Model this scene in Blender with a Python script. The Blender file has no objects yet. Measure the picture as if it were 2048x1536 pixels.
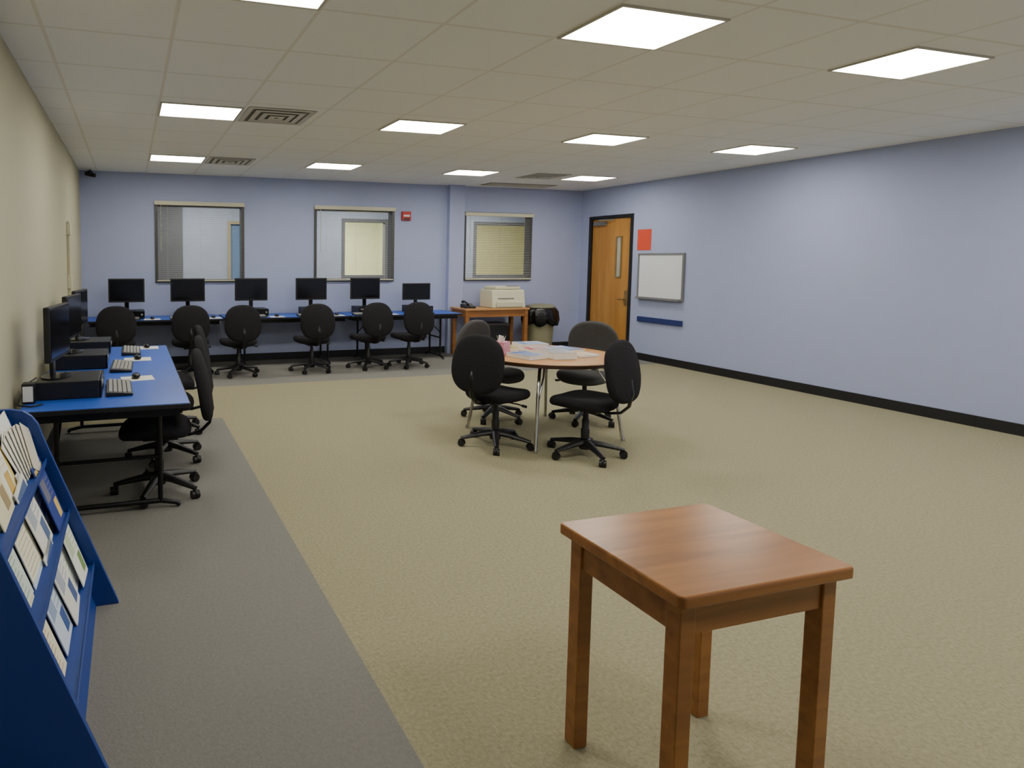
import bpy, bmesh, math, random
from mathutils import Vector, Matrix
random.seed(7)
SC=bpy.context.scene; COL=SC.collection
# ------------------------------------------------------------------ room numbers (metres)
H=2.844; D=9.889; XL=-0.672; XR=7.865; Y0=-1.2
# ------------------------------------------------------------------ materials
def lin(c):
    return tuple(((v/255)/12.92 if v/255<=0.04045 else ((v/255+0.055)/1.055)**2.4) for v in c)
def mat(name,rgb,rough=.6,metal=0,var=.08,scale=6,bump=0,bscale=200,spec=.5):
    m=bpy.data.materials.new(name); m.use_nodes=True; nt=m.node_tree; b=nt.nodes['Principled BSDF']
    b.inputs['Roughness'].default_value=rough; b.inputs['Metallic'].default_value=metal
    b.inputs['Specular IOR Level'].default_value=spec
    c=lin(rgb)
    tc=nt.nodes.new('ShaderNodeTexCoord'); n=nt.nodes.new('ShaderNodeTexNoise'); n.inputs['Scale'].default_value=scale; n.inputs['Detail'].default_value=4
    nt.links.new(tc.outputs['Object'],n.inputs['Vector'])
    r=nt.nodes.new('ShaderNodeMix'); r.data_type='RGBA'
    r.inputs[6].default_value=(*[v*(1-var) for v in c],1); r.inputs[7].default_value=(*[min(1,v*(1+var)) for v in c],1)
    nt.links.new(n.outputs['Fac'],r.inputs[0]); nt.links.new(r.outputs[2],b.inputs['Base Color'])
    if bump:
        n2=nt.nodes.new('ShaderNodeTexNoise'); n2.inputs['Scale'].default_value=bscale; n2.inputs['Detail'].default_value=3
        nt.links.new(tc.outputs['Object'],n2.inputs['Vector'])
        bp=nt.nodes.new('ShaderNodeBump'); bp.inputs['Strength'].default_value=bump; bp.inputs['Distance'].default_value=.01
        nt.links.new(n2.outputs['Fac'],bp.inputs['Height']); nt.links.new(bp.outputs[0],b.inputs['Normal'])
    return m
def wood(name,a,bc,scale=1.0,rough=.35,axis=0,ring=9):
    m=bpy.data.materials.new(name); m.use_nodes=True; nt=m.node_tree; b=nt.nodes['Principled BSDF']; b.inputs['Roughness'].default_value=rough
    tc=nt.nodes.new('ShaderNodeTexCoord'); mp=nt.nodes.new('ShaderNodeMapping')
    s=[ring,ring,ring]; s[axis]=ring*.08; mp.inputs['Scale'].default_value=[v*scale for v in s]
    n=nt.nodes.new('ShaderNodeTexNoise'); n.inputs['Scale'].default_value=2.2; n.inputs['Detail'].default_value=8; n.inputs['Distortion'].default_value=.6
    cr=nt.nodes.new('ShaderNodeValToRGB'); cr.color_ramp.elements[0].color=(*lin(a),1); cr.color_ramp.elements[1].color=(*lin(bc),1)
    cr.color_ramp.elements[0].position=.3; cr.color_ramp.elements[1].position=.7
    nt.links.new(tc.outputs['Object'],mp.inputs[0]); nt.links.new(mp.outputs[0],n.inputs['Vector']); nt.links.new(n.outputs['Fac'],cr.inputs[0]); nt.links.new(cr.outputs[0],b.inputs['Base Color'])
    return m
M={}
M['blue_wall']=mat('blue_wall_paint',(166,175,209),.75,var=.03,bump=.05)
M['cream_wall']=mat('cream_wall_paint',(186,182,154),.75,var=.03,bump=.05)
M['base']=mat('black_baseboard_vinyl',(24,24,27),.5)
M['black_plastic']=mat('black_plastic',(22,22,24),.42)
M['black_gloss']=mat('black_gloss_plastic',(12,12,14),.2)
M['screen']=mat('dark_screen_glass',(14,15,18),.12)
M['fabric']=mat('black_chair_fabric',(38,37,40),.95,var=.25,scale=60,bump=.3,bscale=400,spec=.15)
M['fabric_gray']=mat('charcoal_chair_fabric',(78,77,77),.95,var=.25,scale=60,bump=.3,bscale=400,spec=.15)
M['black_metal']=mat('black_painted_steel',(20,20,22),.35,metal=.3)
M['chrome']=mat('chrome_steel',(200,198,190),.22,metal=1)
M['brass']=mat('brushed_brass',(190,165,110),.3,metal=1)
M['blue_lam']=mat('blue_laminate',(38,88,192),.38,var=.04,scale=3)
M['blue_rack']=mat('blue_rack_laminate',(26,62,140),.45,var=.04,scale=3)
M['oak']=wood('honey_oak_laminate',(180,124,66),(206,154,92),1,.3)
M['oak_d']=wood('oak_door_veneer',(168,116,48),(194,142,68),.7,.4,axis=2,ring=6)
M['cherry']=wood('brown_table_wood',(136,88,44),(168,114,58),1,.28)
M['dark_edge']=mat('dark_table_edge',(58,38,24),.4)
M['beige']=mat('beige_plastic',(212,208,178),.45)
M['white_pl']=mat('white_plastic',(225,225,220),.4)
M['grey_pl']=mat('grey_plastic',(120,120,122),.5)
M['keys']=mat('grey_keycaps',(160,160,156),.5)
M['alu']=mat('aluminium_window_frame',(82,82,80),.4,metal=.4)
M['blind']=mat('ivory_blind_slat',(186,186,172),.5)
M['blind_h']=mat('ivory_blind_headrail',(206,202,176),.5)
M['red']=mat('red_alarm_plastic',(180,44,40),.4)
M['redp']=mat('red_orange_poster_paper',(215,76,48),.7)
M['board']=mat('white_board_enamel',(224,228,232),.2,var=.01)
M['bag']=mat('black_bin_liner',(14,14,15),.25,bump=.6,bscale=25)
M['bin']=mat('beige_bin_plastic',(146,142,112),.55)
M['bin_lid']=mat('grey_bin_lid_plastic',(124,122,100),.55)
M['vent']=mat('vent_metal',(196,192,176),.5)
M['vent_dark']=mat('vent_dark_gap',(112,108,96),.8)
M['troffer']=mat('light_fixture_frame',(190,186,170),.5)
M['paper']=mat('white_paper',(232,230,222),.7)
M['rail']=mat('navy_rail',(40,52,110),.5)
M['grey_wall']=mat('grey_corridor_wall',(120,122,122),.8)
M['corr_wall']=mat('pale_corridor_wall',(190,200,212),.8)
M['yellow_wall']=mat('warm_room_wall',(226,228,192),.8)
M['tan']=mat('tan_door_frame',(190,178,140),.5)
M['corr_floor']=mat('corridor_floor_tile',(150,140,120),.5)
def diffuser():
    m=bpy.data.materials.new('fluorescent_diffuser'); m.use_nodes=True; nt=m.node_tree; b=nt.nodes['Principled BSDF']
    tc=nt.nodes.new('ShaderNodeTexCoord'); sx=nt.nodes.new('ShaderNodeSeparateXYZ'); nt.links.new(tc.outputs['Object'],sx.inputs[0])
    w=nt.nodes.new('ShaderNodeMath'); w.operation='MULTIPLY'; w.inputs[1].default_value=2*math.pi/.32; nt.links.new(sx.outputs[0],w.inputs[0])
    c=nt.nodes.new('ShaderNodeMath'); c.operation='COSINE'; nt.links.new(w.outputs[0],c.inputs[0])
    mr=nt.nodes.new('ShaderNodeMapRange'); mr.inputs[1].default_value=-1; mr.inputs[2].default_value=1; mr.inputs[3].default_value=34; mr.inputs[4].default_value=21
    nt.links.new(c.outputs[0],mr.inputs[0])
    b.inputs['Base Color'].default_value=(.9,.9,.85,1); b.inputs['Emission Color'].default_value=(1,.96,.87,1)
    nt.links.new(mr.outputs[0],b.inputs['Emission Strength']); return m
M['diff']=diffuser()
def grid_ceiling():
    m=bpy.data.materials.new('ceiling_tile_grid'); m.use_nodes=True; nt=m.node_tree; b=nt.nodes['Principled BSDF']; b.inputs['Roughness'].default_value=.85
    tc=nt.nodes.new('ShaderNodeTexCoord'); sx=nt.nodes.new('ShaderNodeSeparateXYZ'); nt.links.new(tc.outputs['Object'],sx.inputs[0])
    def line(out,off,size,w):
        a=nt.nodes.new('ShaderNodeMath'); a.operation='ADD'; a.inputs[1].default_value=-off+w/2+size*100; nt.links.new(out,a.inputs[0])
        mo=nt.nodes.new('ShaderNodeMath'); mo.operation='MODULO'; mo.inputs[1].default_value=size; nt.links.new(a.outputs[0],mo.inputs[0])
        l=nt.nodes.new('ShaderNodeMath'); l.operation='LESS_THAN'; l.inputs[1].default_value=w; nt.links.new(mo.outputs[0],l.inputs[0]); return l.outputs[0]
    lx=line(sx.outputs[0],.25,.6833,.022); ly=line(sx.outputs[1],5.88,.6775,.022)
    mx=nt.nodes.new('ShaderNodeMath'); mx.operation='MAXIMUM'; nt.links.new(lx,mx.inputs[0]); nt.links.new(ly,mx.inputs[1])
    n=nt.nodes.new('ShaderNodeTexNoise'); n.inputs['Scale'].default_value=90; n.inputs['Detail'].default_value=4; nt.links.new(tc.outputs['Object'],n.inputs['Vector'])
    a=nt.nodes.new('ShaderNodeMix'); a.data_type='RGBA'; a.inputs[6].default_value=(*lin((236,237,234)),1); a.inputs[7].default_value=(*lin((245,246,243)),1); nt.links.new(n.outputs['Fac'],a.inputs[0])
    g=nt.nodes.new('ShaderNodeMix'); g.data_type='RGBA'; nt.links.new(mx.outputs[0],g.inputs[0]); nt.links.new(a.outputs[2],g.inputs[6]); g.inputs[7].default_value=(*lin((228,226,218)),1)
    nt.links.new(g.outputs[2],b.inputs['Base Color'])
    return m
def carpet():
    m=bpy.data.materials.new('carpet_with_grey_border'); m.use_nodes=True; nt=m.node_tree; b=nt.nodes['Principled BSDF']; b.inputs['Roughness'].default_value=1; b.inputs['Specular IOR Level'].default_value=.1
    tc=nt.nodes.new('ShaderNodeTexCoord'); sx=nt.nodes.new('ShaderNodeSeparateXYZ'); nt.links.new(tc.outputs['Object'],sx.inputs[0])
    l=nt.nodes.new('ShaderNodeMath'); l.operation='LESS_THAN'; l.inputs[1].default_value=.866; nt.links.new(sx.outputs[0],l.inputs[0])
    l2=nt.nodes.new('ShaderNodeMath'); l2.operation='LESS_THAN'; l2.inputs[1].default_value=6.38; nt.links.new(sx.outputs[1],l2.inputs[0])
    lm=nt.nodes.new('ShaderNodeMath'); lm.operation='MINIMUM'; nt.links.new(l.outputs[0],lm.inputs[0]); nt.links.new(l2.outputs[0],lm.inputs[1])
    g=nt.nodes.new('ShaderNodeMath'); g.operation='GREATER_THAN'; g.inputs[1].default_value=7.96; nt.links.new(sx.outputs[1],g.inputs[0])
    mx=nt.nodes.new('ShaderNodeMath'); mx.operation='MAXIMUM'; nt.links.new(lm.outputs[0],mx.inputs[0]); nt.links.new(g.outputs[0],mx.inputs[1])
    v=nt.nodes.new('ShaderNodeTexVoronoi'); v.inputs['Scale'].default_value=95; nt.links.new(tc.outputs['Object'],v.inputs['Vector'])
    n=nt.nodes.new('ShaderNodeTexNoise'); n.inputs['Scale'].default_value=60; n.inputs['Detail'].default_value=6; n.inputs['Roughness'].default_value=.7; nt.links.new(tc.outputs['Object'],n.inputs['Vector'])
    cr=nt.nodes.new('ShaderNodeValToRGB'); cr.color_ramp.elements[0].position=.33; cr.color_ramp.elements[1].position=.67
    cr.color_ramp.elements[0].color=(*lin((134,129,104)),1); cr.color_ramp.elements[1].color=(*lin((160,154,127)),1); nt.links.new(n.outputs['Fac'],cr.inputs[0])
    c2=nt.nodes.new('ShaderNodeValToRGB'); c2.color_ramp.elements[0].position=.3; c2.color_ramp.elements[1].position=.7
    c2.color_ramp.elements[0].color=(*lin((117,115,110)),1); c2.color_ramp.elements[1].color=(*lin((130,128,123)),1); nt.links.new(n.outputs['Fac'],c2.inputs[0])
    mm=nt.nodes.new('ShaderNodeMix'); mm.data_type='RGBA'; nt.links.new(mx.outputs[0],mm.inputs[0]); nt.links.new(cr.outputs[0],mm.inputs[6]); nt.links.new(c2.outputs[0],mm.inputs[7])
    nt.links.new(mm.outputs[2],b.inputs['Base Color'])
    bp=nt.nodes.new('ShaderNodeBump'); bp.inputs['Strength'].default_value=.22; bp.inputs['Distance'].default_value=.006; nt.links.new(v.outputs['Distance'],bp.inputs['Height']); nt.links.new(bp.outputs[0],b.inputs['Normal'])
    return m
M['ceil']=grid_ceiling(); M['carpet']=carpet()
# ------------------------------------------------------------------ mesh helpers
def new_bm(): return bmesh.new()
def to_obj(bm,name,mt,smooth=False,parent=None,loc=(0,0,0),rot=(0,0,0),bevel=0,autos=None):
    me=bpy.data.meshes.new(name); bmesh.ops.recalc_face_normals(bm,faces=bm.faces[:]); bm.to_mesh(me); bm.free()
    ms=mt if isinstance(mt,(list,tuple)) else [mt]
    for q in ms: me.materials.append(q)
    if smooth:
        for p in me.polygons: p.use_smooth=True
        if autos: me.set_sharp_from_angle(angle=math.radians(autos))
    o=bpy.data.objects.new(name,me); COL.objects.link(o); o.location=loc; o.rotation_euler=rot
    if parent: o.parent=parent
    if bevel:
        bv=o.modifiers.new('bevel','BEVEL'); bv.width=bevel; bv.segments=2; bv.limit_method='ANGLE'
    return o
def bbox(bm,x0,x1,y0,y1,z0,z1,mi=0):
    vs=[bm.verts.new(p) for p in((x0,y0,z0),(x1,y0,z0),(x1,y1,z0),(x0,y1,z0),(x0,y0,z1),(x1,y0,z1),(x1,y1,z1),(x0,y1,z1))]
    for f in((0,3,2,1),(4,5,6,7),(0,1,5,4),(1,2,6,5),(2,3,7,6),(3,0,4,7)):
        fc=bm.faces.new([vs[i] for i in f]); fc.material_index=mi
    return vs
def tube(bm,pts,r,seg=10,mi=0,flat=None):
    pts=[Vector(p) for p in pts]; rs=r if isinstance(r,(list,tuple)) else [r]*len(pts)
    rings=[]; up=None
    for i,p in enumerate(pts):
        if i==0: t=pts[1]-p
        elif i==len(pts)-1: t=p-pts[i-1]
        else: t=(pts[i+1]-p).normalized()+(p-pts[i-1]).normalized()
        t.normalize()
        if up is None:
            a=Vector((0,0,1)) if abs(t.z)<.9 else Vector((1,0,0)); up=(a-t*a.dot(t)).normalized()
        else: up=(up-t*up.dot(t)).normalized()
        s=t.cross(up); fx=flat[0] if flat else 1; fy=flat[1] if flat else 1
        rings.append([bm.verts.new(p+(s*math.cos(2*math.pi*k/seg)*fx+up*math.sin(2*math.pi*k/seg)*fy)*rs[i]) for k in range(seg)])
    for a,b in zip(rings,rings[1:]):
        for k in range(seg):
            f=bm.faces.new((a[k],a[(k+1)%seg],b[(k+1)%seg],b[k])); f.material_index=mi
    bm.faces.new(rings[0]).material_index=mi; bm.faces.new(rings[-1][::-1]).material_index=mi
def lathe(bm,prof,seg=24,mi=0,c=(0,0,0),sx=1,sy=1):
    rings=[]
    for r,z in prof:
        rings.append([bm.verts.new((c[0]+r*math.cos(2*math.pi*k/seg)*sx,c[1]+r*math.sin(2*math.pi*k/seg)*sy,c[2]+z)) for k in range(seg)])
    for a,b in zip(rings,rings[1:]):
        for k in range(seg):
            f=bm.faces.new((a[k],a[(k+1)%seg],b[(k+1)%seg],b[k])); f.material_index=mi
    bm.faces.new(rings[0][::-1]).material_index=mi; bm.faces.new(rings[-1]).material_index=mi
def cushion(bm,w,h,t,ex=2.6,fn=None,seg=40,mi=0,er=None):
    er=er or t*.5
    prof=[]
    for s in (0.0,.25,.5,.75): prof.append((s,-t/2))
    for k in range(7):
        a=-math.pi/2+math.pi*k/6; prof.append(('e',a))
    for s in (.75,.5,.25,0.0): prof.append((s,t/2))
    rings=[]
    for a in prof:
        ring=[]
        if a[0]==0.0:
            p=Vector((0,0,a[1])); 
            ring=[bm.verts.new(fn(p) if fn else p)]
        else:
            for k in range(seg):
                th=2*math.pi*k/seg; c,s=math.cos(th),math.sin(th)
                x=w/2*math.copysign(abs(c)**(2/ex),c); y=h/2*math.copysign(abs(s)**(2/ex),s)
                if a[0]=='e':
                    L=math.hypot(x,y); f=(L-er+er*math.cos(a[1]))/L; p=Vector((x*f,y*f,math.sin(a[1])*t/2))
                else:
                    L=math.hypot(x,y); f=(L-er)/L*a[0]; p=Vector((x*f,y*f,a[1]))
                ring.append(bm.verts.new(fn(p) if fn else p))
        rings.append(ring)
    for a,b in zip(rings,rings[1:]):
        for k in range(seg):
            if len(a)==1: f=bm.faces.new((a[0],b[(k+1)%seg],b[k]))
            elif len(b)==1: f=bm.faces.new((a[k],a[(k+1)%seg],b[0]))
            else: f=bm.faces.new((a[k],a[(k+1)%seg],b[(k+1)%seg],b[k]))
            f.material_index=mi
def slab(bm,poly,z0,z1,mi=0,mi_side=None):
    b=[bm.verts.new((x,y,z0)) for x,y in poly]; t=[bm.verts.new((x,y,z1)) for x,y in poly]; n=len(poly)
    bm.faces.new(b[::-1]).material_index=mi; bm.faces.new(t).material_index=mi
    for k in range(n):
        f=bm.faces.new((b[k],b[(k+1)%n],t[(k+1)%n],t[k])); f.material_index=mi if mi_side is None else mi_side
def empty(name,loc=(0,0,0),rz=0):
    o=bpy.data.objects.new(name,None); o.empty_display_size=.1; COL.objects.link(o); o.location=loc; o.rotation_euler=(0,0,rz); return o
def tag(o,label,cat,group=None):
    o['label']=label; o['category']=cat
    if group: o['group']=group
    return o
def struct(o): o['kind']='structure'; return o
def dup(root,loc,rz=None,label=None):
    def rec(o,par):
        c=o.copy(); COL.objects.link(c)
        if par: c.parent=par; c.matrix_parent_inverse=o.matrix_parent_inverse.copy()
        for ch in list(o.children): rec(ch,c)
        return c
    n=rec(root,None); n.location=loc
    if rz is not None: n.rotation_euler=(0,0,rz)
    if label: n['label']=label
    return n
def sbox(name,x0,x1,y0,y1,z0,z1,mt,bevel=0):
    bm=new_bm(); bbox(bm,x0,x1,y0,y1,z0,z1); return struct(to_obj(bm,name,mt,bevel=bevel))
# ------------------------------------------------------------------ room shell
T=.15
sbox('floor',XL-T,XR+T,Y0-T,D+T,-.1,0,M['carpet'])
sbox('ceiling',XL-T,XR+T,Y0-T,D+T,H,H+.1,M['ceil'])
sbox('wall_left',XL-T,XL,Y0-T,D+T,0,H,M['cream_wall'])
sbox('wall_front',XL,XR,Y0-T,Y0,0,H,M['blue_wall'])
WIN=[(.36,1.70),(2.82,4.20),(5.48,6.83)]; WZ0,WZ1=1.23,2.41
bm=new_bm(); xs=[XL]+[v for w in WIN for v in w]+[XR]
for i in range(0,len(xs),2): bbox(bm,xs[i],xs[i+1],D,D+T,0,H)
for a,b in WIN: bbox(bm,a,b,D,D+T,0,WZ0); bbox(bm,a,b,D,D+T,WZ1,H)
struct(to_obj(bm,'wall_back',M['blue_wall']))
DY0,DY1,DZ=8.62,9.66,2.36
bm=new_bm(); bbox(bm,XR,XR+T,Y0-T,DY0,0,H); bbox(bm,XR,XR+T,DY1,D+T,0,H); bbox(bm,XR,XR+T,DY0,DY1,DZ,H)
struct(to_obj(bm,'wall_right',M['blue_wall']))
bm=new_bm(); bbox(bm,5.16,5.44,D-.1,D,0,H); struct(to_obj(bm,'trim_1',M['blue_wall']))   # pilaster
sbox('baseboard_back',XL+.015,5.155,D-.015,D,0,.11,M['base'])
sbox('baseboard_back_east',5.445,XR-.015,D-.015,D,0,.11,M['base'])
sbox('baseboard_left',XL,XL+.015,Y0,D,0,.11,M['base'])
sbox('baseboard_right',XR-.015,XR,Y0,DY0-.06,0,.11,M['base'])
def window(n,x0,x1,y,z0,z1,depth=.15,fw=.045,mt=None):
    mt=mt or M['alu']
    bm=new_bm(); a=y-.012; b=y+depth+.012
    bbox(bm,x0,x0+fw,a,b,z0,z1); bbox(bm,x1-fw,x1,a,b,z0,z1); bbox(bm,x0+fw,x1-fw,a,b,z1-fw,z1); bbox(bm,x0+fw,x1-fw,a,b,z0,z0+fw)
    return struct(to_obj(bm,'window_%d'%n,mt,bevel=.003))
for i,(a,b) in enumerate(WIN): window(i+1,a,b,D,WZ0,WZ1)
def blind(x0,x1,zt,zb,tilt,lab):
    r=empty('window_blind',((x0+x1)/2,D-.04,zb)); w=(x1-x0)
    bm=new_bm(); bbox(bm,-w/2-.03,w/2+.03,-.022,.028,zt-zb-.04,zt-zb+.02); to_obj(bm,'headrail',M['blind_h'],parent=r,bevel=.004)
    bm=new_bm(); n=int((zt-zb-.06)/.03); c,s=math.cos(tilt)*.0125,math.sin(tilt)*.0125
    for k in range(n):
        z=.03+k*.03
        p=[(-w/2,-c,z-s),(w/2,-c,z-s),(w/2,0,z+.0012),(-w/2,0,z+.0012),(w/2,c,z+s),(-w/2,c,z+s)]
        v=[bm.verts.new(q) for q in p]; bm.faces.new((v[0],v[1],v[2],v[3])); bm.faces.new((v[3],v[2],v[4],v[5]))
    to_obj(bm,'slats',M['blind'],parent=r)
    bm=new_bm(); bbox(bm,-w/2,w/2,-.014,.014,0,.018); to_obj(bm,'bottom_rail',M['blind_h'],parent=r,bevel=.003)
    bm=new_bm()
    for f in (-.38,0,.38): tube(bm,[(w*f,-.016,.01),(w*f,-.016,zt-zb-.03)],.0014,5)
    tube(bm,[(-w/2+.06,-.026,zt-zb-.03),(-w/2+.06,-.03,.45)],.004,6); to_obj(bm,'cords',M['blind'],parent=r)
    tag(r,lab,'window blind','horizontal blinds on the interior windows')
blind(.39,1.67,2.42,1.25,-.03,'ivory horizontal slat blind hanging open over interior window')
blind(2.85,4.17,2.42,1.25,.03,'ivory horizontal slat blind hanging open beside fire alarm')
blind(5.51,6.80,2.38,1.25,.15,'ivory horizontal slat blind hanging over window by printer')
# door
bm=new_bm(); F=.055
bbox(bm,XR-.02,XR+T,DY0,DY0+F,0,DZ); bbox(bm,XR-.02,XR+T,DY1-F,DY1,0,DZ); bbox(bm,XR-.02,XR+T,DY0+F,DY1-F,DZ-F,DZ)
struct(to_obj(bm,'trim_2',M['base'],bevel=.004))
d=empty('door_1',(XR+.02,DY0+F,0)); struct(d)
dw=DY1-DY0-2*F
bm=new_bm(); bbox(bm,0,.045,.004,dw-.004,.01,DZ-F-.004); o=to_obj(bm,'door_leaf',M['oak_d'],parent=d,bevel=.002)
bm=new_bm(); bbox(bm,-.012,-.001,.20,.23,1.30,2.0); bbox(bm,-.012,-.001,.31,.34,1.30,2.0); bbox(bm,-.012,-.001,.23,.31,1.30,1.325); bbox(bm,-.012,-.001,.23,.31,1.975,2.0); to_obj(bm,'vision_panel_frame',M['brass'],parent=d)
bm=new_bm(); bbox(bm,-.006,-.001,.23,.31,1.325,1.975); to_obj(bm,'vision_panel_glass',mat('pale_door_glass',(180,176,160),.1),parent=d)
bm=new_bm(); bbox(bm,-.01,-.001,.05,.11,.85,1.10); tube(bm,[(-.01,.08,.95),(-.055,.08,.95),(-.06,.10,.95),(-.06,.2,.95)],.011,8); lathe(bm,[(.018,0),(.018,.01)],12,c=(-.02,.08,1.04)); to_obj(bm,'door_handle',M['brass'],parent=d,smooth=True,autos=35)
bm=new_bm(); bbox(bm,-.06,-.001,dw-.36,dw-.08,DZ-.16,DZ-.1); tube(bm,[(-.03,dw-.2,DZ-.09),(-.17,dw-.34,DZ-.08),(-.03,dw-.55,DZ-.08)],.009,6); to_obj(bm,'door_closer',M['grey_pl'],parent=d)
# right wall fittings
r=empty('whiteboard',(XR-.001,0,0))
bm=new_bm(); bbox(bm,-.02,0,7.6,8.44,1.02,1.68,0); o=to_obj(bm,'board_panel',M['board'],parent=r)
bm=new_bm(); bbox(bm,-.028,-.001,7.57,7.6,.99,1.71); bbox(bm,-.028,-.001,8.44,8.47,.99,1.71); bbox(bm,-.028,-.001,7.6,8.44,1.68,1.71); bbox(bm,-.08,-.001,7.6,8.44,.99,1.02); to_obj(bm,'board_frame',M['grey_pl'],parent=r)
tag(r,'white dry erase board with grey frame on blue wall','whiteboard')
bm=new_bm(); bbox(bm,XR-.006,XR-.001,8.24,8.52,1.76,2.09); tag(to_obj(bm,'poster',M['redp']),'plain red orange paper sign taped above whiteboard','poster')
sbox('trim_3',XR-.03,XR,7.57,8.44,.62,.70,M['rail'])
# corridor and lit rooms beyond the interior windows
CY=12.2
sbox('floor_corridor',XL-2,XR+3,D+T,CY+3,-.1,0,M['corr_floor'])
sbox('ceiling_corridor',XL-2,XR+3,D+T,CY+3,H,H+.1,M['corr_wall'])
W2=[(4.05,5.05),(7.0,8.45)]
bm=new_bm(); 
bbox(bm,.94,1.78,CY,CY+.12,0,H); bbox(bm,2.05,4.05,CY,CY+.12,0,H); bbox(bm,5.05,7.0,CY,CY+.12,0,H); bbox(bm,8.45,XR+3,CY,CY+.12,0,H); bbox(bm,1.78,2.05,CY,CY+.12,2.3,H)
for a,b in W2: bbox(bm,a,b,CY,CY+.12,0,1.20); bbox(bm,a,b,CY,CY+.12,2.4,H)
struct(to_obj(bm,'wall_corridor',M['corr_wall']))
sbox('wall_corridor_grey',XL-2,.94,CY-.12,CY+.12,0,H,M['grey_wall'])
window(4,4.05,5.05,CY,1.20,2.40,.12,.07,M['grey_wall']); window(5,7.0,8.45,CY,1.20,2.40,.12,.07,M['grey_wall'])
bm=new_bm(); bbox(bm,1.78,1.84,CY-.02,CY+.14,0,2.3); bbox(bm,1.84,2.05,CY-.02,CY+.14,2.24,2.3); struct(to_obj(bm,'trim_4',M['tan']))
sbox('door_2',1.84,2.05,CY+.03,CY+.07,0,2.24,mat('blue_corridor_door',(120,152,186),.6))
sbox('wall_far_room',XL-2,XR+3,CY+3,CY+3.1,0,H,M['yellow_wall'])
sbox('wall_divider',6.0,6.1,CY+.12,CY+3,0,H,M['yellow_wall'])
sbox('wall_corridor_west',XL-2.1,XL-2,D+T,CY+3,0,H,M['grey_wall'])
sbox('wall_corridor_east',XR+3,XR+3.1,D+T,CY+3,0,H,M['yellow_wall'])
def alight(name,loc,sx,sy,e,col=(1,.93,.8)):
    l=bpy.data.lights.new(name,'AREA'); l.shape='RECTANGLE'; l.size=sx; l.size_y=sy; l.energy=e; l.color=col
    o=bpy.data.objects.new(name,l); COL.objects.link(o); o.location=loc; return o
for x in (1.2,4.0,6.8): alight('corridor_light',(x,11.1,H-.02),1.2,.3,30,(1,.97,.92))
alight('room_light',(4.3,13.6,H-.02),1.2,.6,110,(1,.97,.84)); alight('room_light',(7.9,13.6,H-.02),1.2,.6,55,(1,.88,.58))
# ------------------------------------------------------------------ ceiling fixtures
def troffer():
    r=empty('ceiling_light',(0,0,H)); w,dp=.64,.47
    bm=new_bm(); a=.016
    bbox(bm,-a,0,-dp-a,a,-.010,.0); bbox(bm,w,w+a,-dp-a,a,-.010,0); bbox(bm,0,w,0,a,-.010,0); bbox(bm,0,w,-dp-a,-dp,-.010,0); to_obj(bm,'fixture_frame',M['troffer'],parent=r)
    bm=new_bm(); bbox(bm,0,w,-dp,0,-.006,-.001); to_obj(bm,'diffuser_panel',M['diff'],parent=r)
    return tag(r,'bright recessed rectangular fluorescent ceiling light','ceiling light','recessed fluorescent ceiling lights')
t=troffer(); cols=[.271,2.329,4.395,6.404]; rows=[5.86,8.57,3.15,.44]
first=True
for y in rows:
    for x in cols:
        if y==.44 and x<1: continue
        if first: t.location=(x,y,H); first=False
        else: dup(t,(x,y,H))
def vent():
    r=empty('ceiling_vent',(0,0,H)); bm=new_bm()
    s=.29
    for k,z in ((0,-.004),(1,-.008),(2,-.012),(3,-.016)):
        o=s-k*.075; i=o-.045
        for sgn in (1,-1):
            bbox(bm,-o,o,min(sgn*i,sgn*o),max(sgn*i,sgn*o),z-.004,z); bbox(bm,min(sgn*i,sgn*o),max(sgn*i,sgn*o),-i,i,z-.004,z)
    to_obj(bm,'vent_louvres',M['vent'],parent=r)
    bm=new_bm(); bbox(bm,-s+.01,s-.01,-s+.01,s-.01,-.003,-.0005); to_obj(bm,'vent_throat',M['vent_dark'],parent=r)
    return tag(r,'square louvred air diffuser in tiled ceiling','air vent','square ceiling air diffusers')
v=vent(); v.location=(1.25,5.60,H); dup(v,(1.25,8.34,H)); dup(v,(5.93,8.34,H))
bm=new_bm()
for k in range(9): bbox(bm,0,1.2,-.32+k*.036,-.30+k*.036,-.012,-.004,0)
bbox(bm,-.03,1.23,-.35,0.01,-.004,-.0005,1)
tag(to_obj(bm,'return_air_grille',[M['vent'],M['vent_dark']],loc=(5.66,9.64,H)),'long tan return air grille in ceiling near pilaster','air vent')
# wall items
r=empty('fire_alarm',(4.40,D,2.31)); bm=new_bm(); bbox(bm,-.08,.08,-.045,.001,-.075,.075); to_obj(bm,'alarm_housing',M['red'],parent=r,bevel=.008)
bm=new_bm(); bbox(bm,-.055,.055,-.052,-.044,-.012,.018); to_obj(bm,'strobe_lens',M['white_pl'],parent=r,bevel=.003)
bm=new_bm(); bbox(bm,-.05,.05,-.047,-.044,-.062,-.035); to_obj(bm,'speaker_slot',M['black_plastic'],parent=r)
tag(r,'small red fire alarm strobe box on blue wall','fire alarm')
r=empty('security_camera',(-.52,D-.12,H-.04)); bm=new_bm(); lathe(bm,[(.035,0),(.035,.02),(.012,.025),(.012,.04)],16,c=(0,0,0)); to_obj(bm,'mount',M['black_plastic'],parent=r,smooth=True,autos=40)
bm=new_bm(); tube(bm,[(-.06,.02,-.015),(.07,-.03,-.045)],.03,12); to_obj(bm,'camera_body',M['black_plastic'],parent=r,smooth=True,autos=40)
tag(r,'small dark security camera at ceiling corner','security camera')
r=empty('wall_raceway',(XL,7.75,0)); bm=new_bm(); bbox(bm,.001,.03,-.025,.025,.11,2.0); to_obj(bm,'raceway_channel',M['cream_wall'],parent=r,bevel=.004)
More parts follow.
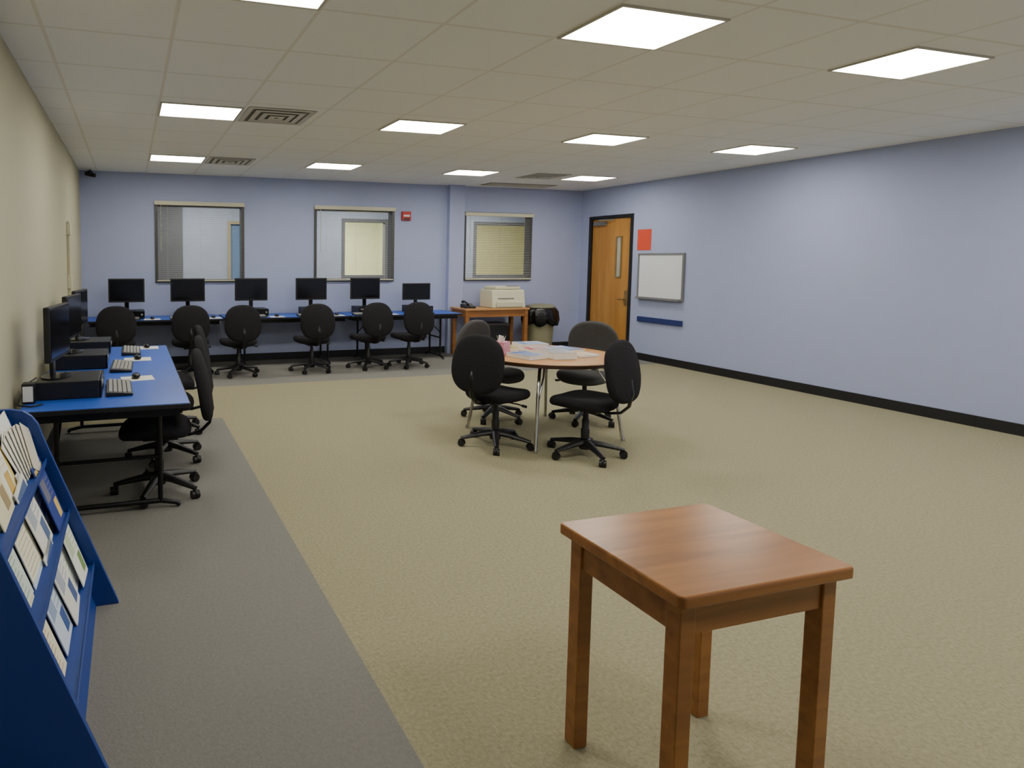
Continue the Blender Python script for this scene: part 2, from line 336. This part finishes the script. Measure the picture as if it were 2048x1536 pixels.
for z0,z1 in ((1.25,1.4),(1.85,1.97)):
    bm=new_bm(); bbox(bm,.001,.045,-.05,.05,z0,z1); to_obj(bm,'outlet_box',M['blind_h'],parent=r,bevel=.004)
tag(r,'cream cable raceway with boxes on cream wall','cable raceway')
# ------------------------------------------------------------------ chairs
def chair(fab,seat_h=.47,top=.985):
    r=empty('office_chair')
    bm=new_bm()
    for k in range(5):
        a=2*math.pi*k/5+math.pi/2; c,s=math.cos(a),math.sin(a)
        tube(bm,[(c*.02,s*.02,.115),(c*.12,s*.12,.105),(c*.24,s*.24,.082),(c*.30,s*.30,.07)],[.036,.03,.022,.018],8,flat=(1,.8))
    lathe(bm,[(.045,.06),(.05,.09),(.045,.14),(.03,.15)],20)
    base=to_obj(bm,'star_base',M['black_plastic'],parent=r,smooth=True,autos=45)
    cm=None
    for k in range(5):
        a=2*math.pi*k/5+math.pi/2
        if cm is None:
            bm=new_bm()
            for sx in(-1,1):
                tube(bm,[(sx*.007,0,.028),(sx*.026,0,.028)],.028,14)
            tube(bm,[(-.006,0,.036),(.006,0,.036)],.031,12); tube(bm,[(0,.01,.04),(0,.01,.072)],.008,8)
            o=to_obj(bm,'caster',M['black_plastic'],parent=base,smooth=True,autos=40); cm=o
        else:
            o=cm.copy(); COL.objects.link(o); o.parent=base
        o.location=(math.cos(a)*.295,math.sin(a)*.295,0); o.rotation_euler=(0,0,a+.5*k)
    bm=new_bm(); lathe(bm,[(.032,.14),(.034,.22),(.027,.23),(.029,.30),(.022,.31),(.022,seat_h-.08)],18); to_obj(bm,'gas_column',M['black_plastic'],parent=r,smooth=True,autos=40)
    bm=new_bm(); bbox(bm,-.09,.09,-.13,.1,seat_h-.09,seat_h-.055); tube(bm,[(.08,0,seat_h-.075),(.2,.02,seat_h-.08),(.25,.02,seat_h-.085)],.006,6); tube(bm,[(.24,.02,seat_h-.085),(.28,.02,seat_h-.088)],.012,8)
    to_obj(bm,'seat_mechanism',M['black_plastic'],parent=r,smooth=True,autos=40)
    bm=new_bm()
    def fs(p):
        z=p.z+seat_h-.02 - max(0,p.y-.10)**2*1.2 + .25*(p.x**2) - .1*max(0,-p.y-.15)
        return Vector((p.x,p.y+.02,z))
    cushion(bm,.50,.48,.085,2.9,fs); to_obj(bm,'seat',fab,parent=r,smooth=True)
    bm=new_bm()
    tube(bm,[(0,-.08,seat_h-.075),(0,-.2,seat_h-.08),(0,-.285,seat_h-.06),(0,-.345,seat_h),(0,-.365,seat_h+.1),(0,-.345,seat_h+.25)],[.02]*6,10,flat=(1.35,.55))
    to_obj(bm,'back_support_bar',M['black_metal'],parent=r,smooth=True)
    bm=new_bm(); hh=top-seat_h-.02; zc=top-hh/2; Mx=Matrix.Rotation(math.radians(90-10),4,'X')
    def fb(p):
        x=p.x*(1-.08*(p.y/hh)); q=Vector((x,p.y,p.z-.6*x*x+.03*math.cos(p.y/hh*3)))
        q=Mx@q; return q+Vector((0,-.29,zc))
    cushion(bm,.50,hh,.065,2.5,fb); to_obj(bm,'backrest',fab,parent=r,smooth=True)
    return r
def face(ax,ay): return math.atan2(ay,ax)-math.pi/2
G1='office chairs along the wall desk'
c0=chair(M['fabric']); tag(c0,'black fabric armless office chair facing blue wall desk','chair',G1)
c0.location=(-.19,8.86,0); c0.rotation_euler=(0,0,.04)
for x,y,a in((.77,8.80,-.05),(1.41,8.70,.06),(2.46,8.72,.02),(3.34,8.78,.12),(3.98,8.76,.10)):
    dup(c0,(x,y,0),a)
G2='office chairs around the round table'; G3='office chairs at the blue side table'
def cg(x,y,f,lab,g): 
    o=dup(c0,(x,y,0),f,lab); o['group']=g; return o
cg(3.00,4.79,face(.87,.40),'black fabric office chair turned towards round wooden table',G2)
cg(3.55,4.33,face(-.40,.92),'black fabric office chair angled beside round wooden table',G2)
cc=chair(M['fabric_gray']); tag(cc,'charcoal fabric office chair beside round wooden table','chair',G2); cc.location=(3.50,5.62,0); cc.rotation_euler=(0,0,face(.35,-.93))
dup(cc,(4.31,5.29,0),face(-.80,-.60),'charcoal fabric office chair pulled up to round wooden table')
cg(.17,4.44,face(-1,.08),'black office chair tucked under blue laminate table',G3)
cg(.26,5.20,face(-1,.10),'black office chair tucked under blue laminate table',G3)
cg(.34,6.00,face(-1,.02),'black office chair tucked under blue laminate table',G3)
# ------------------------------------------------------------------ tables
def folding_table(w,dp,h=.74):
    r=empty('folding_table')
    bm=new_bm(); bbox(bm,-w/2,w/2,-dp/2,dp/2,h-.03,h-.004,1); bbox(bm,-w/2+.006,w/2-.006,-dp/2+.006,dp/2-.006,h-.004,h,0)
    to_obj(bm,'table_top',[M['blue_lam'],M['black_plastic']],parent=r,bevel=.003)
    bm=new_bm(); a=.06
    for s in(-1,1):
        bbox(bm,-w/2+a,w/2-a,min(s*(dp/2-a),s*(dp/2-a-.025)),max(s*(dp/2-a),s*(dp/2-a-.025)),h-.085,h-.03)
        bbox(bm,min(s*(w/2-a),s*(w/2-a-.025)),max(s*(w/2-a),s*(w/2-a-.025)),-dp/2+a+.026,dp/2-a-.026,h-.085,h-.03)
    to_obj(bm,'apron_frame',M['black_metal'],parent=r)
    g0=None
    for s in(-1,1):
        if g0 is None:
            bm=new_bm(); y=dp/2-.17
            for t in(-1,1):
                tube(bm,[(0,t*y,h-.05),(0,t*y,.05)],.016,10)
                tube(bm,[(0,t*y,.42),(-.26,t*(y-.02),h-.06)],.008,8)
            tube(bm,[(0,-dp/2+.05,.012),(0,-dp/2+.07,.03),(0,-y,.05),(0,y,.05),(0,dp/2-.07,.03),(0,dp/2-.05,.012)],.016,10)
            tube(bm,[(0,-y,.34),(0,y,.34)],.012,8)
            o=to_obj(bm,'leg_frame',M['black_metal'],parent=r,smooth=True,autos=50); g0=o
        else:
            o=g0.copy(); COL.objects.link(o); o.parent=r; o.rotation_euler=(0,0,math.pi)
        o.location=((w/2-.3)*(1 if s<0 else -1),0,0)
    return r
ft=folding_table(1.88,.72); tag(ft,'long blue laminate folding table with black steel legs','table','blue folding tables along the wall')
ft.location=(.34,9.50,0); dup(ft,(2.24,9.50,0)); dup(ft,(4.14,9.50,0))
lt=folding_table(2.64,.95); lt.rotation_euler=(0,0,math.pi/2); lt.location=(-.14,5.16,0); tag(lt,'blue laminate computer table with black steel legs against cream wall','table')
# round table
r=empty('round_table',(3.64,5.02,0)); R=.65
bm=new_bm(); lathe(bm,[(R-.004,.705),(R,.71),(R,.735)],72,1); lathe(bm,[(R-.003,.735),(R-.006,.74)],72,0)
to_obj(bm,'table_top',[M['oak'],M['dark_edge']],parent=r,smooth=True,autos=30)
bm=new_bm(); 
ring=[(math.cos(a)*.42,math.sin(a)*.42) for a in[2*math.pi*k/32 for k in range(33)]]
tube(bm,[(x,y,.69) for x,y in ring],.014,8); to_obj(bm,'apron_ring',M['black_metal'],parent=r,smooth=True)
l0=None
for k,ang in enumerate((-130,-38,52,150)):
    if l0 is None:
        bm=new_bm(); tube(bm,[(.40,0,.70),(.50,0,.66),(.60,0,.45),(.67,0,.03),(.68,0,.012)],.014,12); lathe(bm,[(.018,0),(.018,.012),(.012,.03)],12,c=(.679,0,0)); tube(bm,[(.40,.03,.70),(.46,.03,.60),(.595,.004,.42)],.009,10)
        o=to_obj(bm,'leg',M['chrome'],parent=r,smooth=True,autos=50); l0=o; o['label']='slim chrome splayed table leg'
    else: o=l0.copy(); COL.objects.link(o); o.parent=r
    o.rotation_euler=(0,0,math.radians(ang))
tag(r,'round oak laminate table with chrome legs and scattered magazines','table')
# printer stand
r=empty('printer_table',(5.78,9.49,0)); w,dp,h=1.20,.52,.80
bm=new_bm(); bbox(bm,-w/2,w/2,-dp/2,dp/2,h-.03,h); to_obj(bm,'table_top',M['oak'],parent=r,bevel=.005)
bm=new_bm(); 
bbox(bm,-w/2+.08,w/2-.08,-dp/2+.03,-dp/2+.05,h-.14,h-.03); bbox(bm,-w/2+.08,w/2-.08,dp/2-.05,dp/2-.03,h-.14,h-.03)
bbox(bm,-w/2+.03,-w/2+.05,-dp/2+.08,dp/2-.08,h-.14,h-.03); bbox(bm,w/2-.05,w/2-.03,-dp/2+.08,dp/2-.08,h-.14,h-.03); to_obj(bm,'apron',M['cherry'],parent=r)
l0=None
for sx in(-1,1):
    for sy in(-1,1):
        if l0 is None:
            bm=new_bm(); vs=bbox(bm,-.032,.032,-.032,.032,0,h-.03)
            o=to_obj(bm,'leg',M['cherry'],parent=r,bevel=.004); l0=o
        else: o=l0.copy(); COL.objects.link(o); o.parent=r
        o.location=(sx*(w/2-.05),sy*(dp/2-.05),0)
tag(r,'honey wood side table carrying a beige printer','table')
r=empty('dark_stand_in',(5.85,9.52,0)); bm=new_bm(); bbox(bm,-.30,.22,-.16,.16,0,.50); to_obj(bm,'box_body',M['black_plastic'],parent=r,bevel=.02)  # plain dark box standing in for an unidentified dark shape under the table
bm=new_bm(); bbox(bm,-.31,.23,-.17,.17,.50,.54); to_obj(bm,'box_lid',M['fabric_gray'],parent=r,bevel=.01)
tag(r,'dark lidded box standing in for unclear shape under wooden printer table','box')
# printer
r=empty('printer',(6.00,9.46,.80))
bm=new_bm(); vs=bbox(bm,-.31,.31,-.21,.21,0,.30)
for q in vs[4:]:
    if q.co.y<0: q.co.y+=.05
to_obj(bm,'printer_body',M['beige'],parent=r,bevel=.015)
bm=new_bm(); bbox(bm,-.24,.24,-.155,.2,.301,.355); to_obj(bm,'top_cover',M['beige'],parent=r,bevel=.015)
bm=new_bm(); bbox(bm,-.25,.25,-.228,-.2,.02,.10); to_obj(bm,'paper_tray',M['blind_h'],parent=r,bevel=.006)
bm=new_bm(); bbox(bm,.02,.2,-.15,-.05,.356,.364); to_obj(bm,'control_panel',M['grey_pl'],parent=r)
bm=new_bm(); bbox(bm,-.20,.1,-.192,-.175,.15,.165); to_obj(bm,'output_slot',M['grey_pl'],parent=r)
tag(r,'beige laser printer standing on wooden side table','printer')
# phone
r=empty('telephone',(5.33,9.42,.80)); bm=new_bm(); vs=bbox(bm,-.09,.09,-.1,.1,0,.07)
for q in vs[4:]:
    if q.co.y<0: q.co.z=.03
to_obj(bm,'phone_base',M['black_plastic'],parent=r,bevel=.008)
bm=new_bm(); tube(bm,[(-.05,-.09,.06),(-.05,-.06,.085),(-.05,.05,.11),(-.05,.09,.095)],[.026,.016,.016,.026],10); to_obj(bm,'handset',M['black_plastic'],parent=r,smooth=True)
bm=new_bm()
for i in range(4):
    for j in range(3): bbox(bm,.0+j*.025,.018+j*.025,-.08+i*.026,-.062+i*.026,.034+i*.0105,.046+i*.0105)
to_obj(bm,'keypad',M['grey_pl'],parent=r); tag(r,'black desk telephone on wooden printer table','telephone')
# trash can
r=empty('trash_can',(6.76,9.48,0))
bm=new_bm(); lathe(bm,[(.20,0),(.205,.01),(.235,.64),(.235,.66)],32,sx=1.05,sy=.85); to_obj(bm,'bin_body',M['bin'],parent=r,smooth=True,autos=40)
bm=new_bm(); seg=48; rings=[]
for r_,z,am in((.252,.78,0),(.27,.765,.006),(.295,.71,.016),(.305,.59,.026),(.28,.49,.024),(.245,.54,.0)):
    rings.append([bm.verts.new(((r_+am*math.sin(k*1.7))*1.05*math.cos(2*math.pi*k/seg),(r_+am*math.sin(k*1.7))*.85*math.sin(2*math.pi*k/seg),z+.03*math.sin(k*.9+1)*(1 if z<.7 else 0))) for k in range(seg)])
for a,b in zip(rings,rings[1:]):
    for k in range(seg): bm.faces.new((a[k],a[(k+1)%seg],b[(k+1)%seg],b[k]))
bm.faces.new(rings[0]); to_obj(bm,'bin_liner',M['bag'],parent=r,smooth=True)
bm=new_bm(); lathe(bm,[(.25,.782),(.255,.79),(.245,.805),(.21,.825),(.12,.842),(.04,.847)],32,sx=1.05,sy=.85); to_obj(bm,'bin_lid',M['bin_lid'],parent=r,smooth=True,autos=50)
tag(r,'beige trash can with black liner and domed lid','trash can')
# ------------------------------------------------------------------ computers
def desktop():
    r=empty('desktop_computer'); bm=new_bm(); bbox(bm,-.19,.19,-.17,.2,.0,.11); to_obj(bm,'computer_case',M['black_plastic'],parent=r,bevel=.006)
    bm=new_bm(); bbox(bm,-.19,.19,-.182,-.171,.0,.11); to_obj(bm,'front_bezel',M['black_gloss'],parent=r,bevel=.004)
    bm=new_bm(); bbox(bm,-.17,-.03,-.186,-.182,.07,.09); to_obj(bm,'drive_slot',M['grey_pl'],parent=r)
    bm=new_bm(); bbox(bm,.14,.165,-.186,-.182,.05,.075); to_obj(bm,'power_button',M['grey_pl'],parent=r)
    return r
def monitor():
    r=empty('computer_monitor')
    bm=new_bm(); lathe(bm,[(.11,0),(.11,.008),(.03,.02)],28,sx=1.1,sy=.8); to_obj(bm,'monitor_base',M['black_gloss'],parent=r,smooth=True,autos=40)
    bm=new_bm(); bbox(bm,-.03,.03,.01,.035,.01,.22); to_obj(bm,'monitor_neck',M['black_gloss'],parent=r,bevel=.006)
    bm=new_bm(); bbox(bm,-.245,.245,-.03,.008,.12,.455); to_obj(bm,'monitor_housing',M['black_plastic'],parent=r,bevel=.008)
    bm=new_bm(); bbox(bm,-.225,.225,-.0325,-.0305,.145,.435); to_obj(bm,'screen',M['screen'],parent=r)
    return r
pc=desktop(); mo=monitor()
tag(pc,'small black desktop computer lying flat under monitor','computer','desktop computers on the wall desk'); tag(mo,'black flat screen monitor switched off on wall desk','monitor','monitors on the wall desk')
mx=[-.05,.80,1.73,2.66,3.54,4.42]
pc.location=(mx[0]+.05,9.52,.74); mo.location=(mx[0],9.48,.85)
for i,x in enumerate(mx[1:]):
    dup(pc,(x+.05,9.52,.74)); m2=dup(mo,(x,9.48,.85))
    if i==4: m2.scale=(.98,1,.80)
for y,my in((4.32,4.32),(5.40,5.42),(6.22,6.26)):
    p=dup(pc,(-.36,y,.74),math.pi/2,'small black desktop computer lying on blue table'); p['group']='desktop computers on the side table'
    m2=dup(mo,(-.455,my,.85),math.pi/2-.14,'black flat screen monitor on blue table beside cream wall'); m2['group']='monitors on the side table'
def keyboard():
    r=empty('keyboard'); bm=new_bm(); vs=bbox(bm,-.225,.225,-.08,.08,0,.016)
    for q in vs[4:]:
        if q.co.y>0: q.co.z=.03
    to_obj(bm,'keyboard_case',M['black_plastic'],parent=r,bevel=.004)
    bm=new_bm()
    for i in range(5):
        for j in range(16):
            x=-.215+j*.0269; y=-.070+i*.028; z=.0165+ (y+.08)/.16*.014
            bbox(bm,x,x+.021,y,y+.021,z,z+.009)
    o=to_obj(bm,'keycaps',M['keys'],parent=r); o['kind']='stuff'; return r
kb=keyboard(); tag(kb,'black keyboard with grey keys on blue table','keyboard','keyboards on the side table')
kb.location=(-.08,4.36,.74); kb.rotation_euler=(0,0,math.pi/2+.03)
dup(kb,(-.07,5.22,.74),math.pi/2-.03); dup(kb,(.0,6.08,.74),math.pi/2)
for i,x in enumerate(mx):
    k=dup(kb,(x-.05,9.235,.74),0,'black keyboard lying on blue wall desk'); k['group']='keyboards on the wall desk'
def mouse():
    r=empty('computer_mouse'); bm=new_bm(); cushion(bm,.06,.11,.034,2.2,lambda p:Vector((p.x,p.y,p.z+.017))); to_obj(bm,'mouse_body',M['black_gloss'],parent=r,smooth=True)
    bm=new_bm(); bbox(bm,-.003,.003,.015,.035,.030,.037); to_obj(bm,'scroll_wheel',M['grey_pl'],parent=r); return r
bm=new_bm(); bbox(bm,-.11,.11,-.09,.09,0,.003); mp=to_obj(bm,'mouse_pad',M['paper'])
tag(mp,'thin white mouse pad on blue table','mouse pad','white mouse pads'); ms=mouse(); tag(ms,'black computer mouse on white mouse pad','mouse','computer mice')
mp.location=(.04,4.72,.74); mp.rotation_euler=(0,0,.1); ms.location=(.03,4.73,.743)
for x,y in((.05,5.62),(.14,6.32)):
    dup(mp,(x,y,.74),0); dup(ms,(x,y,.743),.2)
for x in mx[:5]:
    dup(mp,(x+.34,9.25,.74),0,'thin white mouse pad on blue wall desk'); dup(ms,(x+.34,9.25,.743),.1)
r=empty('speaker',(-.585,4.08,.74)); bm=new_bm(); bbox(bm,-.035,.035,-.03,.05,0,.12); to_obj(bm,'speaker_body',M['black_plastic'],parent=r,bevel=.006)
bm=new_bm(); bbox(bm,-.028,.028,-.034,-.0305,.015,.105); to_obj(bm,'speaker_label',M['white_pl'],parent=r); tag(r,'small black box with white label on blue table','speaker')
bm=new_bm(); tube(bm,[(-.61,4.60,.80),(-.635,4.40,.80),(-.64,4.2,.77),(-.635,4.0,.748),(-.56,3.95,.747),(-.50,4.0,.747)],.005,6)
tag(to_obj(bm,'computer_cable',M['black_plastic'],smooth=True),'black power cables behind computer on blue table','cable')
# ------------------------------------------------------------------ papers on the round table
def booklet(name,w,l,t,rgb,rgb2,loc,rz,lab,grp):
    r=empty(name,loc,rz); bm=new_bm(); bbox(bm,-w/2,w/2,-l/2,l/2,.0008,t-.0008); to_obj(bm,'pages',M['paper'],parent=r)
    bm=new_bm(); bbox(bm,-w/2-.002,w/2+.002,-l/2-.002,l/2+.002,t-.0008,t,0)
    bbox(bm,-w*.42,w*.42,l*.18,l*.42,t,t+.0004,1); bbox(bm,-w*.38,w*.3,-l*.38,l*.1,t,t+.0004,2)
    a=mat('cover_'+lab[:10].replace(' ','_'),rgb,.35); b=mat('cover_b',rgb2,.35); c=mat('cover_c',tuple(int((p+q)/2) for p,q in zip(rgb,rgb2)),.35)
    to_obj(bm,'cover',[a,b,c],parent=r); tag(r,lab,'magazine',grp); return r
GM='magazines on the round table'; cx,cy=3.64,5.02
booklet('magazine',.21,.28,.035,(170,178,196),(80,110,180),(cx-.30,cy-.16,.741),.2,'pale grey and blue magazine on round table',GM)
booklet('magazine',.21,.28,.06,(176,176,176),(130,140,150),(cx-.03,cy-.22,.741),-.1,'thick stack of pale magazine pages on round table',GM)
booklet('magazine',.21,.28,.03,(200,204,210),(180,60,60),(cx+.02,cy+.14,.741),1.4,'white magazine with red title block on round table',GM)
booklet('magazine',.21,.28,.02,(70,100,170),(180,190,210),(cx+.34,cy+.16,.741),.2,'blue magazine lying near edge of round table',GM)
booklet('magazine',.21,.28,.03,(180,170,100),(70,120,80),(cx-.22,cy+.34,.741),-.3,'yellow green magazine lying on round table',GM)
booklet('magazine',.21,.28,.045,(190,196,206),(90,120,190),(cx+.12,cy+.40,.741),1.5,'white and blue leaflet lying on round table',GM)
booklet('magazine',.21,.28,.02,(206,204,198),(200,150,80),(cx+.24,cy-.16,.741),.1,'white and orange magazine lying on round table',GM)
r=empty('tissue_box',(cx-.42,cy+.06,.741),.5); bm=new_bm(); bbox(bm,-.06,.06,-.06,.06,0,.12); to_obj(bm,'box_body',mat('pink_floral_card',(212,150,165),.6,var=.5,scale=40),parent=r,bevel=.003)
bm=new_bm()
for k in range(4):
    a=k*1.57; v=[bm.verts.new(p) for p in((math.cos(a)*.03,math.sin(a)*.03,.118),(math.cos(a+1.5)*.03,math.sin(a+1.5)*.03,.118),(math.cos(a+1)*.045,math.sin(a+1)*.045,.175),(math.cos(a)*.03,math.sin(a)*.04,.165))]; bm.faces.new(v)
to_obj(bm,'tissue',M['paper'],parent=r); tag(r,'pink patterned tissue box on round wooden table','tissue box')
# ------------------------------------------------------------------ brochure rack beside the cream wall
r=empty('brochure_rack',(0,0,0)); ry0,ry1=1.95,3.02
def fx(z): return -.415+(.9-z)*.38
def endpanel(y):
    bm=new_bm(); P=[(XL+.03,0),(fx(0),0),(fx(.3),.3),(fx(.6),.6),(fx(.82),.82),(-.40,.87),(-.425,.905),(-.46,.93),(-.51,.94),(XL+.03,.94)]
    a=[bm.verts.new((x,y,z)) for x,z in P]; b=[bm.verts.new((x,y+.025,z)) for x,z in P]; n=len(P)
    bm.faces.new(a); bm.faces.new(b[::-1])
    for k in range(n): bm.faces.new((a[k],a[(k+1)%n],b[(k+1)%n],b[k]))
    return to_obj(bm,'end_panel',M['blue_rack'],parent=r,bevel=.002)
endpanel(ry1); endpanel(ry0)
off=.10
bm=new_bm(); a=[(fx(.0)-off,0),(fx(.9)-off,.9),(fx(.9)-off-.02,.9),(fx(0)-off-.02,0)]
A=[bm.verts.new((x,ry0+.025,z)) for x,z in a]; B=[bm.verts.new((x,ry1,z)) for x,z in a]
bm.faces.new(A); bm.faces.new(B[::-1])
for k in range(4): bm.faces.new((A[k],A[(k+1)%4],B[(k+1)%4],B[k]))
to_obj(bm,'back_board',M['blue_rack'],parent=r)
for z in (.70,.46,.20):
    bm=new_bm(); x=fx(z)-off; bbox(bm,x,x+.072,ry0+.025,ry1,z-.010,z); bbox(bm,x+.066,x+.072,ry0+.025,ry1,z,z+.012); to_obj(bm,'shelf_ledge',M['blue_rack'],parent=r)
tag(r,'blue sloping brochure rack standing against cream wall','brochure rack')
AL=math.atan(.38)
def leaflet(y,z,w,h,rgb,rgb2,lab,dx=.012,t=.004,lean=0,style=0):
    r=empty('brochure')
    bm=new_bm(); bbox(bm,0,t,-w/2,w/2,0,h,0)
    if style==0:
        bbox(bm,t,t+.0006,-w*.4,w*.4,h*.76,h*.9,1)
        for k in range(9): bbox(bm,t,t+.0006,-w*.4,w*(.34-.06*(k%3)),h*(.08+k*.07),h*(.095+k*.07),2)
    elif style==1:
        bbox(bm,t,t+.0006,-w*.42,w*.42,h*.74,h*.92,1); bbox(bm,t,t+.0006,-w*.36,w*.36,h*.10,h*.66,2)
    elif style==3:
        bbox(bm,t,t+.0006,-w*.42,w*.42,h*.80,h*.93,1); bbox(bm,t,t+.0006,-w*.40,w*.02,h*.42,h*.74,2); bbox(bm,t,t+.0006,w*.08,w*.40,h*.08,h*.36,1)
        for k in range(4): bbox(bm,t,t+.0006,w*.08,w*.40,h*(.44+k*.08),h*(.46+k*.08),2)
    o=to_obj(bm,'brochure_sheets',[mat('leaflet_base',rgb,.5),mat('leaflet_title',rgb2,.5),mat('leaflet_body',tuple(int(.6*a+.4*b) for a,b in zip(rgb,rgb2)),.5)],parent=r)
    r.location=(fx(z)-off+dx,y,z+.004); r.rotation_euler=(lean,-AL,0); tag(r,lab,'brochure','brochures in the blue rack'); return r
W=(232,232,222)
# top tier
leaflet(2.60,.70,.20,.36,(228,204,110),(236,226,180),'tall yellow brochure standing in blue rack',.006,lean=.04,style=1)
leaflet(2.52,.70,.21,.30,(240,238,226),(214,178,96),'cream brochure leaning in blue rack',.016,lean=-.06,style=3)
leaflet(2.36,.70,.21,.29,(236,228,190),(170,150,110),'pale yellow brochure leaning in blue rack',.028,lean=.05,style=3)
leaflet(2.14,.70,.21,.28,(120,150,190),(230,230,230),'pale blue brochure in blue rack top tier',.01,style=1)
leaflet(2.86,.70,.22,.26,(236,236,232),(200,200,198),'white brochure standing behind fanned leaflets',.004,lean=.0,style=2)
for k in range(7):
    leaflet(2.80+.012*k,.702,.12,.21,(240-5*k,240-6*k,230-7*k),(120,120,120),'cream folded leaflet fanned out in blue rack',.016+.0065*k,t=.0025,lean=.38-.15*k,style=2)
# middle tier
leaflet(2.88,.46,.20,.29,(44,66,146),(222,190,110),'dark blue magazine with yellow picture in rack',.050,lean=-.04,style=3)
leaflet(2.80,.46,.21,.31,(226,230,238),(90,120,180),'white and blue brochure behind dark magazine',.012,lean=.05,style=3)
leaflet(2.64,.46,.21,.30,W,(90,110,150),'white text brochure leaning in blue rack',.030,lean=.10,style=3)
leaflet(2.44,.46,.21,.29,(240,238,214),(160,130,80),'cream text brochure standing in blue rack',.012,lean=-.03)
leaflet(2.20,.46,.21,.28,(214,226,214),(80,130,90),'pale green brochure standing in blue rack',.012)
# lower tier
leaflet(2.89,.20,.19,.30,(238,242,230),(130,160,96),'white and green text brochure in lower rack',.040,lean=-.08,style=3)
leaflet(2.78,.20,.20,.34,(240,242,238),(150,170,120),'tall white text brochure in lower rack tier',.014,lean=.06)
leaflet(2.62,.20,.2,.31,W,(80,100,150),'white brochure leaning in lower rack tier',.03,lean=.09,style=3)
leaflet(2.42,.20,.2,.29,(210,222,236),(60,90,150),'pale blue brochure in lower rack tier',.015,style=3)
leaflet(2.18,.20,.2,.29,(236,230,200),(150,90,60),'cream brochure in lower rack tier',.015)
# ------------------------------------------------------------------ wooden table near the entrance
w,dp=.62,.50
r=empty('wooden_table',(1.34+w/2,1.75-dp/2,0))
def rr(w,d,c): return [(-w/2+c,-d/2),(w/2-c,-d/2),(w/2,-d/2+c),(w/2,d/2-c),(w/2-c,d/2),(-w/2+c,d/2),(-w/2,d/2-c),(-w/2,-d/2+c)]
bm=new_bm(); slab(bm,rr(w,dp,.012),.705,.74); to_obj(bm,'table_top',M['cherry'],parent=r,bevel=.006)
bm=new_bm()
for s in(-1,1):
    bbox(bm,-w/2+.079,w/2-.079,min(s*(dp/2-.038),s*(dp/2-.056)),max(s*(dp/2-.038),s*(dp/2-.056)),.61,.704); bbox(bm,min(s*(w/2-.038),s*(w/2-.056)),max(s*(w/2-.038),s*(w/2-.056)),-dp/2+.079,dp/2-.079,.61,.704)
to_obj(bm,'apron',M['cherry'],parent=r); l0=None
for sx in(-1,1):
    for sy in(-1,1):
        if l0 is None:
            bm=new_bm(); bbox(bm,-.025,.025,-.025,.025,0,.705); o=to_obj(bm,'leg',M['cherry'],parent=r,bevel=.003); l0=o
        else: o=l0.copy(); COL.objects.link(o); o.parent=r
        o.location=(sx*(w/2-.055),sy*(dp/2-.055),0)
tag(r,'brown wooden table standing on tan carpet','table')
# ------------------------------------------------------------------ camera, world
f,yaw,pit,rol=1283.757,.290,.074,.005
Fv=Vector((math.sin(yaw)*math.cos(pit),math.cos(yaw)*math.cos(pit),-math.sin(pit))); R0=Vector((math.cos(yaw),-math.sin(yaw),0)); U0=R0.cross(Fv)
Rc=R0*math.cos(rol)+U0*math.sin(rol); Uc=U0*math.cos(rol)-R0*math.sin(rol)
cd=bpy.data.cameras.new('camera'); cd.sensor_width=36; cd.sensor_fit='HORIZONTAL'; cd.clip_start=.05
cd.lens=f/2048*36; cd.shift_x=(1024-643)/2048; cd.shift_y=-(768-612)/2048
cam=bpy.data.objects.new('camera',cd); COL.objects.link(cam)
cam.matrix_world=Matrix(((Rc.x,Uc.x,-Fv.x,0),(Rc.y,Uc.y,-Fv.y,0),(Rc.z,Uc.z,-Fv.z,1.603),(0,0,0,1)))
SC.camera=cam
wd=bpy.data.worlds.new('world'); SC.world=wd; wd.use_nodes=True; wd.node_tree.nodes['Background'].inputs[0].default_value=(.05,.05,.055,1); wd.node_tree.nodes['Background'].inputs[1].default_value=.5
